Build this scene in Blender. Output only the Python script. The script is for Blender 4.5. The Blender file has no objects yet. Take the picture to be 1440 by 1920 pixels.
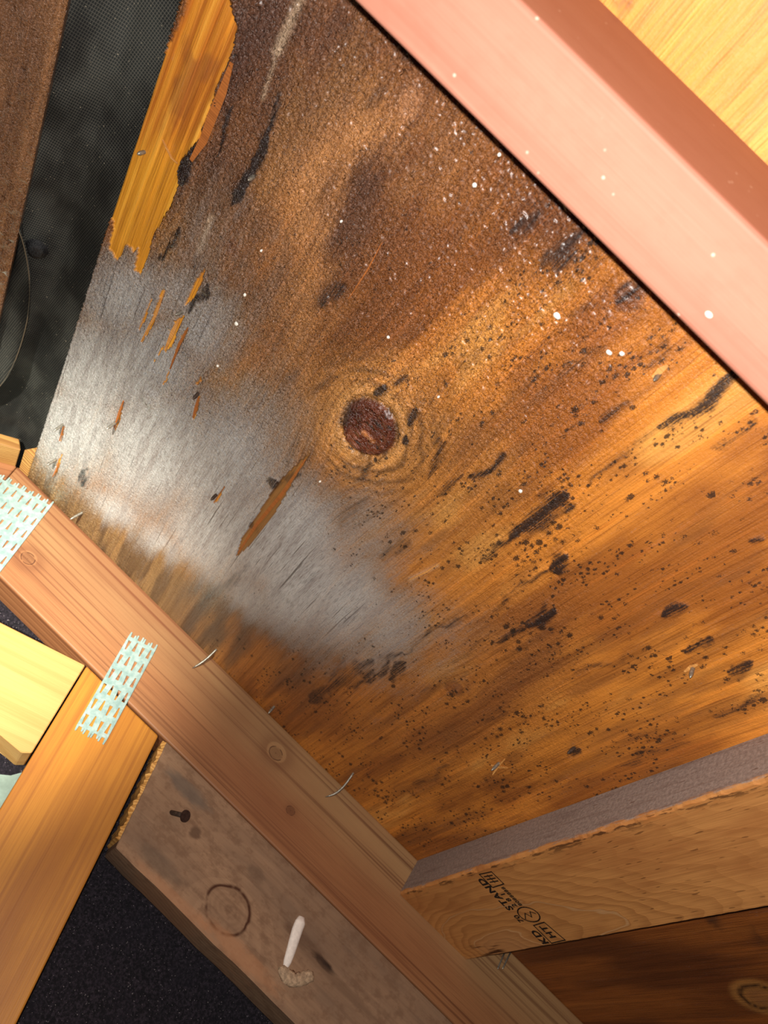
import bpy, bmesh, math, random
import numpy as np
from mathutils import Matrix, Vector

random.seed(7)
scene = bpy.context.scene
COL = scene.collection

# ------------------------------------------------------------------ camera
# Roof frame: a = down the slope, b = along the ridge towards the gable, c = out through the roof.
FPX = 1431.25
RC = np.array([[0.71308561, 0.70107416, -0.00198422],
               [-0.50100187, 0.51156122, 0.69807038],
               [0.49041415, -0.49678984, 0.7160264]])
H = 0.3793            # camera to the underside of the sheathing
TH = math.atan2(4, 12)  # roof pitch 4:12
CT, ST = math.cos(TH), math.sin(TH)
CAMZ = 1.45
MR = Matrix(((CT, 0, ST, 0), (0, 1, 0, 0), (-ST, 0, CT, CAMZ), (0, 0, 0, 1)))  # roof frame -> world


def RW(a, b, c):
    return MR @ Vector((a, b, c))


def ray(x, y):
    return RC @ np.array([x - 720.0, y - 960.0, FPX])


def onC(x, y, c=H):
    d = ray(x, y)
    return d * (c / d[2])


def onB(x, y, b):
    d = ray(x, y)
    return d * (b / d[1])


cam_d = bpy.data.cameras.new('camera')
cam_d.sensor_fit = 'VERTICAL'
cam_d.sensor_height = 36.0
cam_d.sensor_width = 27.0
cam_d.lens = FPX / 1920 * 36.0
cam_d.clip_start = 0.01
cam_d.dof.use_dof = True
cam_d.dof.focus_distance = 0.52
cam_d.dof.aperture_fstop = 13.0
cam = bpy.data.objects.new('camera', cam_d)
COL.objects.link(cam)
m3 = Matrix((RC[:, 0], -RC[:, 1], -RC[:, 2])).transposed()
cam.matrix_world = MR @ m3.to_4x4()
scene.camera = cam

# ------------------------------------------------------------------ light
world = bpy.data.worlds.new('attic_air')
scene.world = world
world.use_nodes = True
world.node_tree.nodes['Background'].inputs[0].default_value = (0.55, 0.5, 0.46, 1)
world.node_tree.nodes['Background'].inputs[1].default_value = 0.012

# the phone's own flash, beside its lens: it throws the hard thin shadow along the near rafter
fl = bpy.data.lights.new('phone_flash_offscreen', 'POINT')
fl.energy = 13.5
fl.shadow_soft_size = 0.0022
fl.color = (1.0, 0.945, 0.89)
flo = bpy.data.objects.new('phone_flash_offscreen', fl)
COL.objects.link(flo)
flo.location = RW(-0.010, -0.009, 0.002)

# torch in the photographer's other hand, behind the camera: its soft pool lies on the truss peak
sp = bpy.data.lights.new('hand_torch_offscreen', 'SPOT')
sp.energy = 150.0
sp.spot_size = math.radians(27)
sp.spot_blend = 1.0
sp.shadow_soft_size = 0.012
sp.color = (1.0, 0.96, 0.84)
spo = bpy.data.objects.new('hand_torch_offscreen', sp)
COL.objects.link(spo)
sp_from = RW(-0.20, -0.25, -0.20)
sp_to = RW(-0.21, 0.69, 0.285)
spo.location = sp_from
spo.rotation_euler = (sp_to - sp_from).to_track_quat('-Z', 'Y').to_euler()

scene.view_settings.view_transform = 'Standard'
scene.view_settings.look = 'None'
scene.view_settings.gamma = 1.0
scene.view_settings.use_curve_mapping = False
scene.view_settings.exposure = 0.0


# ------------------------------------------------------------------ helpers
def lin(c):
    c = np.asarray(c, float) / 255.0
    return np.where(c <= 0.04045, c / 12.92, ((c + 0.055) / 1.055) ** 2.4)


def lc(*rgb):
    v = lin(rgb)
    return (float(v[0]), float(v[1]), float(v[2]), 1.0)


class NT:
    """short-hand for building node materials"""
    def __init__(self, name):
        self.mat = bpy.data.materials.new(name)
        self.mat.use_nodes = True
        self.t = self.mat.node_tree
        self.b = self.t.nodes['Principled BSDF']

    def n(self, kind):
        return self.t.nodes.new(kind)

    def put(self, sock, v):
        if v is None:
            return
        if isinstance(v, bpy.types.NodeSocket):
            self.t.links.new(v, sock)
        else:
            sock.default_value = v

    def m(self, op, a, b=None, c=None, clamp=False):
        n = self.n('ShaderNodeMath'); n.operation = op; n.use_clamp = clamp
        for i, v in enumerate((a, b, c)):
            if v is not None:
                self.put(n.inputs[i], v)
        return n.outputs[0]

    def vm(self, op, a, b=None):
        n = self.n('ShaderNodeVectorMath'); n.operation = op
        self.put(n.inputs[0], a)
        if b is not None:
            self.put(n.inputs[1], b)
        return n.outputs['Value'] if op in ('LENGTH', 'DISTANCE') else n.outputs[0]

    def xyz(self, x, y, z):
        n = self.n('ShaderNodeCombineXYZ')
        for i, v in enumerate((x, y, z)):
            self.put(n.inputs[i], v)
        return n.outputs[0]

    def sep(self, v):
        n = self.n('ShaderNodeSeparateXYZ'); self.put(n.inputs[0], v)
        return n.outputs

    def obj(self):
        return self.n('ShaderNodeTexCoord').outputs['Object']

    def noise(self, vec, scale=1.0, detail=2.0, rough=0.5, dist=0.0):
        n = self.n('ShaderNodeTexNoise')
        self.put(n.inputs['Vector'], vec)
        n.inputs['Scale'].default_value = scale
        n.inputs['Detail'].default_value = detail
        n.inputs['Roughness'].default_value = rough
        n.inputs['Distortion'].default_value = dist
        return n.outputs['Fac']

    def vor(self, vec, scale=1.0):
        n = self.n('ShaderNodeTexVoronoi')
        self.put(n.inputs['Vector'], vec)
        n.inputs['Scale'].default_value = scale
        return n.outputs['Distance'], n.outputs['Color']

    def ramp(self, fac, stops, interp='LINEAR'):
        n = self.n('ShaderNodeValToRGB'); cr = n.color_ramp; cr.interpolation = interp
        while len(cr.elements) < len(stops):
            cr.elements.new(0.5)
        for e, (p, c) in zip(cr.elements, stops):
            e.position = p
            e.color = c if hasattr(c, '__len__') else (c, c, c, 1)
        self.put(n.inputs[0], fac)
        return n.outputs[0]

    def rng(self, v, a, b, c=0.0, d=1.0, smooth=True):
        n = self.n('ShaderNodeMapRange')
        n.interpolation_type = 'SMOOTHSTEP' if smooth else 'LINEAR'
        for i, x in enumerate((v, a, b, c, d)):
            self.put(n.inputs[i], x)
        return n.outputs[0]

    def mix(self, f, a, b, blend='MIX'):
        n = self.n('ShaderNodeMix'); n.data_type = 'RGBA'; n.blend_type = blend
        n.clamp_factor = True
        self.put(n.inputs[0], f); self.put(n.inputs[6], a); self.put(n.inputs[7], b)
        return n.outputs[2]

    def attr(self, name):
        n = self.n('ShaderNodeAttribute'); n.attribute_name = name
        return n

    def bump(self, h, strength=0.3, dist=0.001, normal=None):
        n = self.n('ShaderNodeBump')
        self.put(n.inputs['Strength'], strength)
        n.inputs['Distance'].default_value = dist
        self.put(n.inputs['Height'], h)
        if normal is not None:
            self.put(n.inputs['Normal'], normal)
        return n.outputs[0]

    def out(self, col, rough=0.6, normal=None, spec=0.5, metal=0.0):
        self.put(self.b.inputs['Base Color'], col)
        self.put(self.b.inputs['Roughness'], rough)
        self.put(self.b.inputs['Specular IOR Level'], spec)
        self.put(self.b.inputs['Metallic'], metal)
        if normal is not None:
            self.put(self.b.inputs['Normal'], normal)
        return self.mat


def tag(o, label=None, cat=None, group=None, kind=None):
    for k, v in (('label', label), ('category', cat), ('group', group), ('kind', kind)):
        if v:
            o[k] = v
    return o


def place(o, M, parent=None):
    if parent is not None:
        o.parent = parent
        o.matrix_parent_inverse = PM[parent.name].inverted()
    o.matrix_basis = M
    PM[o.name] = M.copy()
    return o


PM = {}


def link_mesh(name, me, mat, M=None, parent=None, smooth=False):
    if mat is not None:
        me.materials.append(mat)
    o = bpy.data.objects.new(name, me)
    COL.objects.link(o)
    if smooth:
        for p in me.polygons:
            p.use_smooth = True
    return place(o, M if M is not None else MR, parent)


def empty(name, M):
    o = bpy.data.objects.new(name, None)
    o.empty_display_size = 0.05
    COL.objects.link(o)
    return place(o, M)


def bm_obj(name, bm, mat, M=None, parent=None, smooth=False):
    bmesh.ops.recalc_face_normals(bm, faces=bm.faces)
    me = bpy.data.meshes.new(name)
    bm.to_mesh(me); bm.free()
    return link_mesh(name, me, mat, M, parent, smooth)


def prism(name, poly, y0, y1, mat, M=None, parent=None, bev=0.0015, seg=2, bm_only=False):
    """poly = points in local x,z; extruded along local y"""
    bm = bmesh.new()
    f0 = [bm.verts.new((p[0], y0, p[1])) for p in poly]
    f1 = [bm.verts.new((p[0], y1, p[1])) for p in poly]
    bm.faces.new(f0); bm.faces.new(list(reversed(f1)))
    n = len(poly)
    for i in range(n):
        bm.faces.new((f0[i], f1[i], f1[(i + 1) % n], f0[(i + 1) % n]))
    if bev:
        bmesh.ops.bevel(bm, geom=list(bm.edges), offset=bev, segments=seg, profile=0.5, affect='EDGES')
    if bm_only:
        return bm
    return bm_obj(name, bm, mat, M, parent, smooth=False)


def tube(bm, pts, rad, n=8, cap=True):
    """round bar along pts with one radius per point"""
    rings = []
    pts = [Vector(p) for p in pts]
    for i, p in enumerate(pts):
        d = (pts[min(i + 1, len(pts) - 1)] - pts[max(i - 1, 0)]).normalized()
        u = d.orthogonal().normalized() if i == 0 else (u - d * u.dot(d)).normalized()
        v = d.cross(u)
        r = rad[i] if hasattr(rad, '__len__') else rad
        rings.append([bm.verts.new(p + (u * math.cos(2 * math.pi * k / n) + v * math.sin(2 * math.pi * k / n)) * r)
                      for k in range(n)])
    for a, b in zip(rings, rings[1:]):
        for k in range(n):
            bm.faces.new((a[k], a[(k + 1) % n], b[(k + 1) % n], b[k]))
    if cap:
        bm.faces.new(list(reversed(rings[0]))); bm.faces.new(rings[-1])
    return rings


# numpy value noise
def vnoise(x, y, seed=0):
    xi = np.floor(x).astype(np.int64); yi = np.floor(y).astype(np.int64)
    xf = x - xi; yf = y - yi
    xf = xf * xf * (3 - 2 * xf); yf = yf * yf * (3 - 2 * yf)

    def h(a, b):
        n = (a * 374761393 + b * 668265263 + seed * 974634777) & 0x7fffffff
        n = ((n ^ (n >> 13)) * 1274126177) & 0x7fffffff
        return ((n ^ (n >> 16)) & 0xffff) / 65535.0
    return ((h(xi, yi) * (1 - xf) + h(xi + 1, yi) * xf) * (1 - yf)
            + (h(xi, yi + 1) * (1 - xf) + h(xi + 1, yi + 1) * xf) * yf)


def fbm(x, y, seed=0, octv=4, gain=0.5):
    s = 0; a = 1; t = 0
    for i in range(octv):
        s = s + a * vnoise(x * 2 ** i, y * 2 ** i, seed + i * 17); t += a; a *= gain
    return s / t


def sstep(x, a, b):
    t = np.clip((x - a) / (b - a), 0, 1)
    return t * t * (3 - 2 * t)


def in_poly(px, py, poly):
    ins = np.zeros(px.shape, bool)
    n = len(poly)
    for i in range(n):
        x0, y0 = poly[i]; x1, y1 = poly[(i + 1) % n]
        if y0 == y1:
            continue
        c = ((y0 > py) != (y1 > py)) & (px < (x1 - x0) * (py - y0) / (y1 - y0) + x0)
        ins ^= c
    return ins


def seg_dist(a, b, p, q):
    """distance to segment and position along it, 2D arrays"""
    d = np.array(q) - np.array(p); L2 = d @ d
    t = np.clip(((a - p[0]) * d[0] + (b - p[1]) * d[1]) / L2, 0, 1)
    return np.hypot(a - p[0] - t * d[0], b - p[1] - t * d[1]), t


# ------------------------------------------------------------------ materials
def lumber(name, light, dark, centre=(0.0, -0.05), freq=260.0, wob=0.004, knots=(), stain=None, stain_s=0.5,
           rough=0.62, spec=0.3, fibre=0.35, ring=0.8, blot=14.0, mottle=0.0, bump=0.25, seed=0.0, lstretch=1.2, kfill=.3, lines=.35, grad=None, flecks=0.0, spots=(), gwob=.06):
    """solid sawn-timber texture: local x runs along the board, growth rings circle an axis at (y,z)=centre.
    knots: (x, y or None, z or None, radius) - the None axis is ignored"""
    T = NT(name)
    o = T.vm('ADD', T.obj(), (seed, 0, 0))
    x, y, z = T.sep(T.obj())[0:3]
    lo = T.noise(T.vm('MULTIPLY', o, (lstretch * 1.3, 9, 9)), 1.0, 3.0, 0.5)
    lo2 = T.noise(T.vm('MULTIPLY', T.vm('ADD', o, (3.7, 1.3, 0)), (lstretch * 14, 60, 60)), 1.0, 2.0, 0.5)
    r = T.vm('LENGTH', T.xyz(0.0, T.m('SUBTRACT', y, centre[0]), T.m('SUBTRACT', z, centre[1])))
    r = T.m('ADD', r, T.m('MULTIPLY', T.m('SUBTRACT', lo, 0.5), wob * 9))
    r = T.m('ADD', r, T.m('MULTIPLY', T.m('SUBTRACT', lo2, 0.5), wob))
    kmask = None
    for (kx, ky, kz, kr) in knots:
        v = T.xyz(T.m('MULTIPLY', T.m('SUBTRACT', x, kx), 0.8), 0.0 if ky is None else T.m('SUBTRACT', y, ky),
                  0.0 if kz is None else T.m('SUBTRACT', z, kz))
        d = T.vm('LENGTH', v)
        d = T.m('ADD', d, T.m('MULTIPLY', T.m('SUBTRACT', lo2, 0.5), kr * 0.5))
        g = T.m('POWER', 2.718, T.m('MULTIPLY', T.m('POWER', T.m('DIVIDE', d, kr * 2.2), 2.0), -1.0))
        r = T.m('ADD', r, T.m('MULTIPLY', g, kr * 1.6))
        mk = T.rng(d, kr * 0.8, kr * 1.08, 1.0, 0.0)
        edge = T.m('MULTIPLY', T.rng(d, kr * 0.88, kr * 1.0), T.rng(d, kr * 1.0, kr * 1.14, 1.0, 0.0))
        edge = T.m('MULTIPLY', edge, T.rng(T.noise(o, 1.1 / kr, 2.0, .5), .36, .56))
        core = T.rng(d, kr * .30, kr * .05)
        mk = T.m('MAXIMUM', mk, T.m('MULTIPLY', core, 1.6))
        rg = T.m('MULTIPLY', mk, T.m('MULTIPLY_ADD', T.m('SINE', T.m('MULTIPLY', d, 6.28 / (kr * 0.27))), 0.05, kfill))
        both = T.m('MAXIMUM', rg, T.m('MULTIPLY', edge, 0.95))
        kmask = both if kmask is None else T.m('MAXIMUM', kmask, both)
    w = T.m('FRACT', T.m('MULTIPLY', r, freq))
    rg = T.rng(w, 0.15, 0.85)
    rg = T.m('MULTIPLY', rg, T.rng(w, 0.9, 1.0, 1.0, 0.0))
    fib = T.noise(T.vm('MULTIPLY', o, (18, 900, 900)), 1.0, 3.0, 0.6)
    col = T.mix(T.m('MULTIPLY', rg, ring), light, dark)
    col = T.mix(T.m('MULTIPLY', T.rng(fib, 0.35, 0.75), fibre), col, dark)
    if grad is not None:      # (z lo, z hi, colour): one side of the stick is heartwood of another colour
        col = T.mix(T.m('MULTIPLY', T.rng(T.m('ADD', z, T.m('MULTIPLY', T.m('SUBTRACT', lo, .5), gwob)), grad[0], grad[1]), .75), col, T.mix(T.m('MULTIPLY', rg, .4), grad[2], dark))
    ln = T.noise(T.vm('MULTIPLY', o, (1.6, 230, 230)), 1.0, 3.0, 0.55)
    col = T.mix(T.m('MULTIPLY', T.rng(ln, 0.5, 0.68), lines), col, dark)
    bl = T.noise(T.vm('MULTIPLY', o, (blot * 0.3, blot, blot)), 1.0, 4.0, 0.55)
    if stain is not None:
        col = T.mix(T.m('MULTIPLY', T.rng(bl, 0.36, 0.74), stain_s), col, stain)
    if mottle:
        mo = T.noise(T.vm('MULTIPLY', o, (90, 140, 140)), 1.0, 5.0, 0.65)
        col = T.mix(T.m('MULTIPLY', T.rng(mo, 0.45, 0.65), mottle), col, dark)
    if kmask is not None:
        col = T.mix(kmask, col, lc(62, 30, 18))
    for (sx, sz, rx, rz, sc, ss) in spots:      # local stains on the face
        sd = T.vm('LENGTH', T.xyz(T.m('DIVIDE', T.m('SUBTRACT', x, sx), rx), 0.0, T.m('DIVIDE', T.m('SUBTRACT', z, sz), rz)))
        sd = T.m('ADD', sd, T.m('MULTIPLY', T.m('SUBTRACT', T.noise(T.vm('MULTIPLY', o, (60, 200, 200)), 1.0, 3.0, .6), .5), 1.1))
        col = T.mix(T.m('MULTIPLY', T.rng(sd, 1.1, .45), ss), col, sc)
    if flecks:                # stray specks of sawdust and paint
        fd, fc = T.vor(T.obj(), 150.0)
        fm = T.m('MULTIPLY', T.rng(fd, .13, .05), T.m('GREATER_THAN', T.sep(fc)[0], .66))
        col = T.mix(T.m('MULTIPLY', fm, flecks), col, lc(236, 206, 186))
    hgt = T.m('ADD', fib, T.m('MULTIPLY', rg, 0.5))
    return T.out(col, rough, T.bump(hgt, bump, 0.0006), spec)


def plain(name, col, rough=0.5, metal=0.0, spec=0.5, nscale=0.0, ndark=0.6, bump=0.0):
    T = NT(name)
    c = col
    nrm = None
    if nscale:
        nz = T.noise(T.obj(), nscale, 4.0, 0.6)
        c = T.mix(T.rng(nz, 0.35, 0.7), (col[0] * ndark, col[1] * ndark, col[2] * ndark, 1), col)
        if bump:
            nrm = T.bump(nz, bump, 0.001)
    return T.out(c, rough, nrm, spec, metal)


# sheathing: colour laid down as attributes on a fine grid, fine grain / mould dots / droplets in the nodes
def ply_material():
    T = NT('weathered_plywood')
    tone = T.attr('tone').outputs['Color']
    gw = T.attr('grain').outputs['Fac']
    mold = T.attr('mould').outputs['Fac']
    wet = T.attr('wet').outputs['Fac']
    grey = T.attr('grey').outputs['Fac']
    stain = T.attr('stain').outputs['Fac']
    o = T.obj()
    x, y, z = T.sep(o)[0:3]
    g = T.xyz(gw, y, 0.0)
    fib = T.noise(T.vm('MULTIPLY', g, (1000, 22, 1)), 1.0, 3.0, 0.6)
    band = T.noise(T.vm('MULTIPLY', g, (230, 5, 1)), 1.0, 4.0, 0.55)
    col = T.mix(T.rng(fib, 0.46, 0.80), tone, T.mix(1.0, tone, (0.56, 0.48, 0.42, 1), 'MULTIPLY'))
    col = T.mix(T.m('MULTIPLY', T.rng(band, 0.48, 0.72), 0.5), col, T.mix(1.0, col, (0.55, 0.46, 0.38, 1), 'MULTIPLY'))
    hi = T.m('MULTIPLY', T.rng(band, 0.48, 0.32), 0.45)
    col = T.mix(hi, col, T.mix(1.0, col, (1.5, 1.4, 1.25, 1), 'MULTIPLY'))
    nz = T.noise(T.vm('MULTIPLY', g, (1.0, 0.8, 1)), 800.0, 2.0, 0.75, 0.4)
    big = T.noise(T.vm('MULTIPLY', g, (150, 14, 1)), 1.0, 5.0, 0.65)
    silk = T.noise(T.vm('MULTIPLY', g, (1500, 110, 1)), 1.0, 2.0, 0.6)
    # bleached grey skin, worn through along the fibres
    gmix = T.m('ADD', grey, T.m('ADD', T.m('MULTIPLY', T.m('SUBTRACT', silk, .5), .8),
               T.m('ADD', T.m('MULTIPLY', T.m('SUBTRACT', nz, .5), .6), T.m('MULTIPLY', T.m('SUBTRACT', big, .5), .8))))
    gmix = T.rng(gmix, .08, 1.0)
    gcol = T.mix(T.rng(big, .38, .66), lc(204, 206, 204), lc(170, 167, 165))
    gcol = T.mix(T.m('MULTIPLY', T.rng(silk, .40, .70), .62), gcol, lc(112, 104, 100))
    col = T.mix(T.m('MULTIPLY', gmix, .92), col, gcol)
    # drying checks along the grain where it has greyed
    chk = T.noise(T.vm('MULTIPLY', g, (420, 9, 1)), 1.0, 2.0, 0.5)
    chk = T.m('MULTIPLY', T.rng(chk, 0.655, 0.70), T.m('MULTIPLY', grey, 0.75))
    col = T.mix(chk, col, lc(62, 52, 46))
    # dark water stains, feathered into the fibres
    smix = T.m('ADD', stain, T.m('MULTIPLY', stain, T.m('ADD', T.m('MULTIPLY', T.m('SUBTRACT', fib, .5), 2.2),
               T.m('ADD', T.m('MULTIPLY', T.m('SUBTRACT', nz, .5), 2.0), T.m('MULTIPLY', T.m('SUBTRACT', big, .5), 1.6)))))
    col = T.mix(T.m('MULTIPLY', T.rng(smix, .12, .85), .93), col, lc(38, 29, 28))
    # mould dots, two sizes, ragged
    rag = T.m('MULTIPLY', T.m('SUBTRACT', T.noise(o, 1000.0, 2.0, 0.6), 0.5), 0.95)
    total = None
    for sc, r0, lo_, hi_ in ((185.0, 0.34, .40, .66), (330.0, 0.38, .40, .66), (95.0, 0.22, .50, .74)):
        d, c = T.vor(T.vm('MULTIPLY', g, (1.1, 0.8, 1)), sc)
        rnd = T.sep(c)[0]
        cl = T.noise(T.vm('MULTIPLY', g, (30, 11, 1)), 1.0 + sc * 0.002, 3.0, 0.6)
        rad = T.m('MULTIPLY', T.m('MULTIPLY', rnd, r0), T.m('MULTIPLY', mold, T.rng(cl, lo_, hi_)))
        mk = T.m('SUBTRACT', T.m('MULTIPLY', rad, 1.5), T.m('ADD', d, rag))
        mk = T.m('MULTIPLY', T.rng(mk, -0.10, 0.14), T.rng(rad, 0.03, 0.08))
        total = mk if total is None else T.m('MAXIMUM', total, mk)
    col = T.mix(T.m('MULTIPLY', total, 0.86), col, lc(38, 28, 22))
    # damp grain: tiny beads and raised fibres
    nz2 = T.noise(o, 1500.0, 1.0, 0.5)
    patch = T.m('MULTIPLY', wet, T.rng(T.noise(T.vm('MULTIPLY', g, (60, 22, 1)), 1.0, 3.0, .6), .25, .6, .55, 1.0))
    # dark specks: mould, and painted shade between beads of the damp grain; its sparkle is gloss on the beaded film of water
    col = T.mix(T.m('MULTIPLY', T.rng(nz, 0.54, 0.40), T.m('MULTIPLY', patch, 0.70)), col,
                T.mix(1.0, col, (0.30, 0.26, 0.25, 1), 'MULTIPLY'))
    T.put(T.b.inputs['Coat Weight'], T.m('MULTIPLY', patch, 1.0))
    T.b.inputs['Coat Roughness'].default_value = 0.32
    T.b.inputs['Coat IOR'].default_value = 1.4
    hgt = T.m('ADD', T.m('MULTIPLY', nz, T.m('MULTIPLY_ADD', wet, 1.1, 0.12)),
              T.m('ADD', T.m('MULTIPLY', fib, 0.35), T.m('MULTIPLY', nz2, T.m('MULTIPLY', wet, 0.4))))
    rough = T.m('MULTIPLY_ADD', wet, -0.26, 0.52)
    rough = T.m('ADD', rough, T.m('MULTIPLY', grey, 0.15))
    return T.out(col, rough, T.bump(hgt, 0.9, 0.0016), 0.5)


M_PLY = ply_material()
M_PLYEDGE = lumber('plywood_edge', lc(196, 150, 84), lc(130, 84, 40), centre=(0, -0.2), freq=420, stain=lc(110, 74, 40))

# ------------------------------------------------------------------ roof sheathing
BC = 0.6744                    # near face of the gable truss
BR = 0.0678                    # right side of the near rafter
W2, D4 = 0.0381, 0.0889        # a 2x4
AR = -0.2731                   # cut edge of the sheathing along the ridge slot
AP = -0.2870                   # truss peak
AB = 0.2591                    # upper edge of the blocking
JOINT = AB + 0.046

ceiling = empty('ceiling', MR @ Matrix.Translation((0.1, 0.3, H)))
tag(ceiling, 'sloping roof underside of stained plywood sheets over the attic', kind='structure')


def grid_panel(name, a0, a1, b0, b1, step, fields, thick=0.012, M=None):
    """sheet of plywood as a fine grid; fields(A,B,px,py) -> dict of attributes plus 'lift' (into the sheet)"""
    na = max(2, int(round((a1 - a0) / step)) + 1); nb = max(2, int(round((b1 - b0) / step)) + 1)
    A, B = np.meshgrid(np.linspace(a0, a1, na), np.linspace(b0, b1, nb), indexing='ij')
    A = A.ravel(); B = B.ravel()
    f = fields(A, B)
    # damp, swollen grain stands up in beads about a millimetre across
    f['lift'] = f['lift'] + np.random.RandomState(na).normal(0, 1, A.shape) * .00062 * f['wet'] * min(1.6, step / .001)
    n = na * nb
    co = np.empty((n, 3)); co[:, 0] = A; co[:, 1] = B; co[:, 2] = H + f['lift']
    i = np.arange(na - 1)[:, None] * nb + np.arange(nb - 1)[None, :]
    q = np.stack([i, i + 1, i + nb + 1, i + nb], -1).reshape(-1, 4)      # faces down into the attic
    # rim and back
    rim = np.concatenate([np.arange(0, nb), np.arange(1, na) * nb + nb - 1,
                          (na - 1) * nb + np.arange(nb - 2, -1, -1), np.arange(na - 2, 0, -1) * nb])
    nr = len(rim)
    co2 = co[rim].copy(); co2[:, 2] = H + thick
    co = np.vstack([co, co2])
    k = np.arange(nr)
    rq = np.stack([rim[k], n + k, n + (k + 1) % nr, rim[(k + 1) % nr]], -1)
    quads = np.vstack([q, rq])
    corner = [n, n + nb - 1, n + nb - 1 + na - 1, n + nb - 1 + na - 1 + nb - 1]
    quads = np.vstack([quads, [[corner[0], corner[3], corner[2], corner[1]]]])
    me = bpy.data.meshes.new(name)
    me.vertices.add(len(co)); me.vertices.foreach_set('co', co.ravel())
    me.loops.add(quads.size); me.loops.foreach_set('vertex_index', quads.ravel().astype(np.int32))
    me.polygons.add(len(quads))
    me.polygons.foreach_set('loop_start', (np.arange(len(quads)) * 4).astype(np.int32))
    sm = np.zeros(len(quads), bool); sm[:len(q)] = True
    me.update(calc_edges=True)
    me.polygons.foreach_set('use_smooth', sm)
    pad = lambda v: np.concatenate([v, v[rim]])
    at = me.attributes.new('tone', 'FLOAT_COLOR', 'POINT')
    rgb = np.vstack([f['tone'], f['tone'][rim]])
    at.data.foreach_set('color', np.hstack([rgb, np.ones((len(rgb), 1))]).astype(np.float32).ravel())
    for k2 in ('grain', 'mould', 'wet', 'grey', 'stain'):
        at = me.attributes.new(k2, 'FLOAT', 'POINT')
        at.data.foreach_set('value', pad(f[k2]).astype(np.float32))
    return link_mesh(name, me, M_PLY, M if M is not None else MR, ceiling)


def to_px(A, B, C=H):
    P = np.stack([A, B, np.full_like(A, C)])
    q = RC.T @ P
    return q[0] / q[2] * FPX + 720, q[1] / q[2] * FPX + 960


def ab(x, y):
    p = onC(x, y)
    return (p[0], p[1])


FRESH = [  # outlines where the face veneer has torn off
    [(360, -20), (428, -20), (441, 50), (436, 92), (408, 150), (392, 205), (372, 262), (345, 292), (331, 320), (334, 352),
     (318, 392), (300, 418), (286, 436), (279, 470), (262, 512), (250, 506), (258, 462), (246, 470), (240, 462),
     (234, 452), (228, 470), (220, 487), (203, 470), (212, 428), (206, 402), (250, 236), (262, 232), (300, 118)],
    [(310, 542), (303, 545), (281, 610), (262, 648), (285, 612)], [(288, 548), (276, 580), (257, 624), (272, 600)],
    [(344, 592), (328, 602), (318, 632), (310, 660), (322, 650), (336, 612)],
    [(325, 600), (310, 640), (286, 682), (305, 655)],
    [(355, 610), (340, 630), (326, 668), (310, 716), (318, 690), (335, 655)],
    [(322, 680), (310, 712), (302, 724), (312, 715)],
    [(385, 502), (368, 525), (345, 575), (362, 560), (380, 520)],
    [(232, 750), (222, 770), (214, 812), (224, 790)],
    [(122, 790), (118, 812), (112, 830), (116, 806)], [(118, 848), (108, 880), (102, 896), (106, 868)],
    [(376, 735), (366, 765), (360, 795), (370, 770)], [(380, 703), (368, 718), (365, 725), (376, 716)],
    [(582, 850), (572, 856), (520, 905), (492, 950), (452, 1010), (441, 1046), (462, 1028), (510, 970), (548, 905)],
    [(424, 905), (412, 925), (398, 945), (408, 940)],
]
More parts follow.
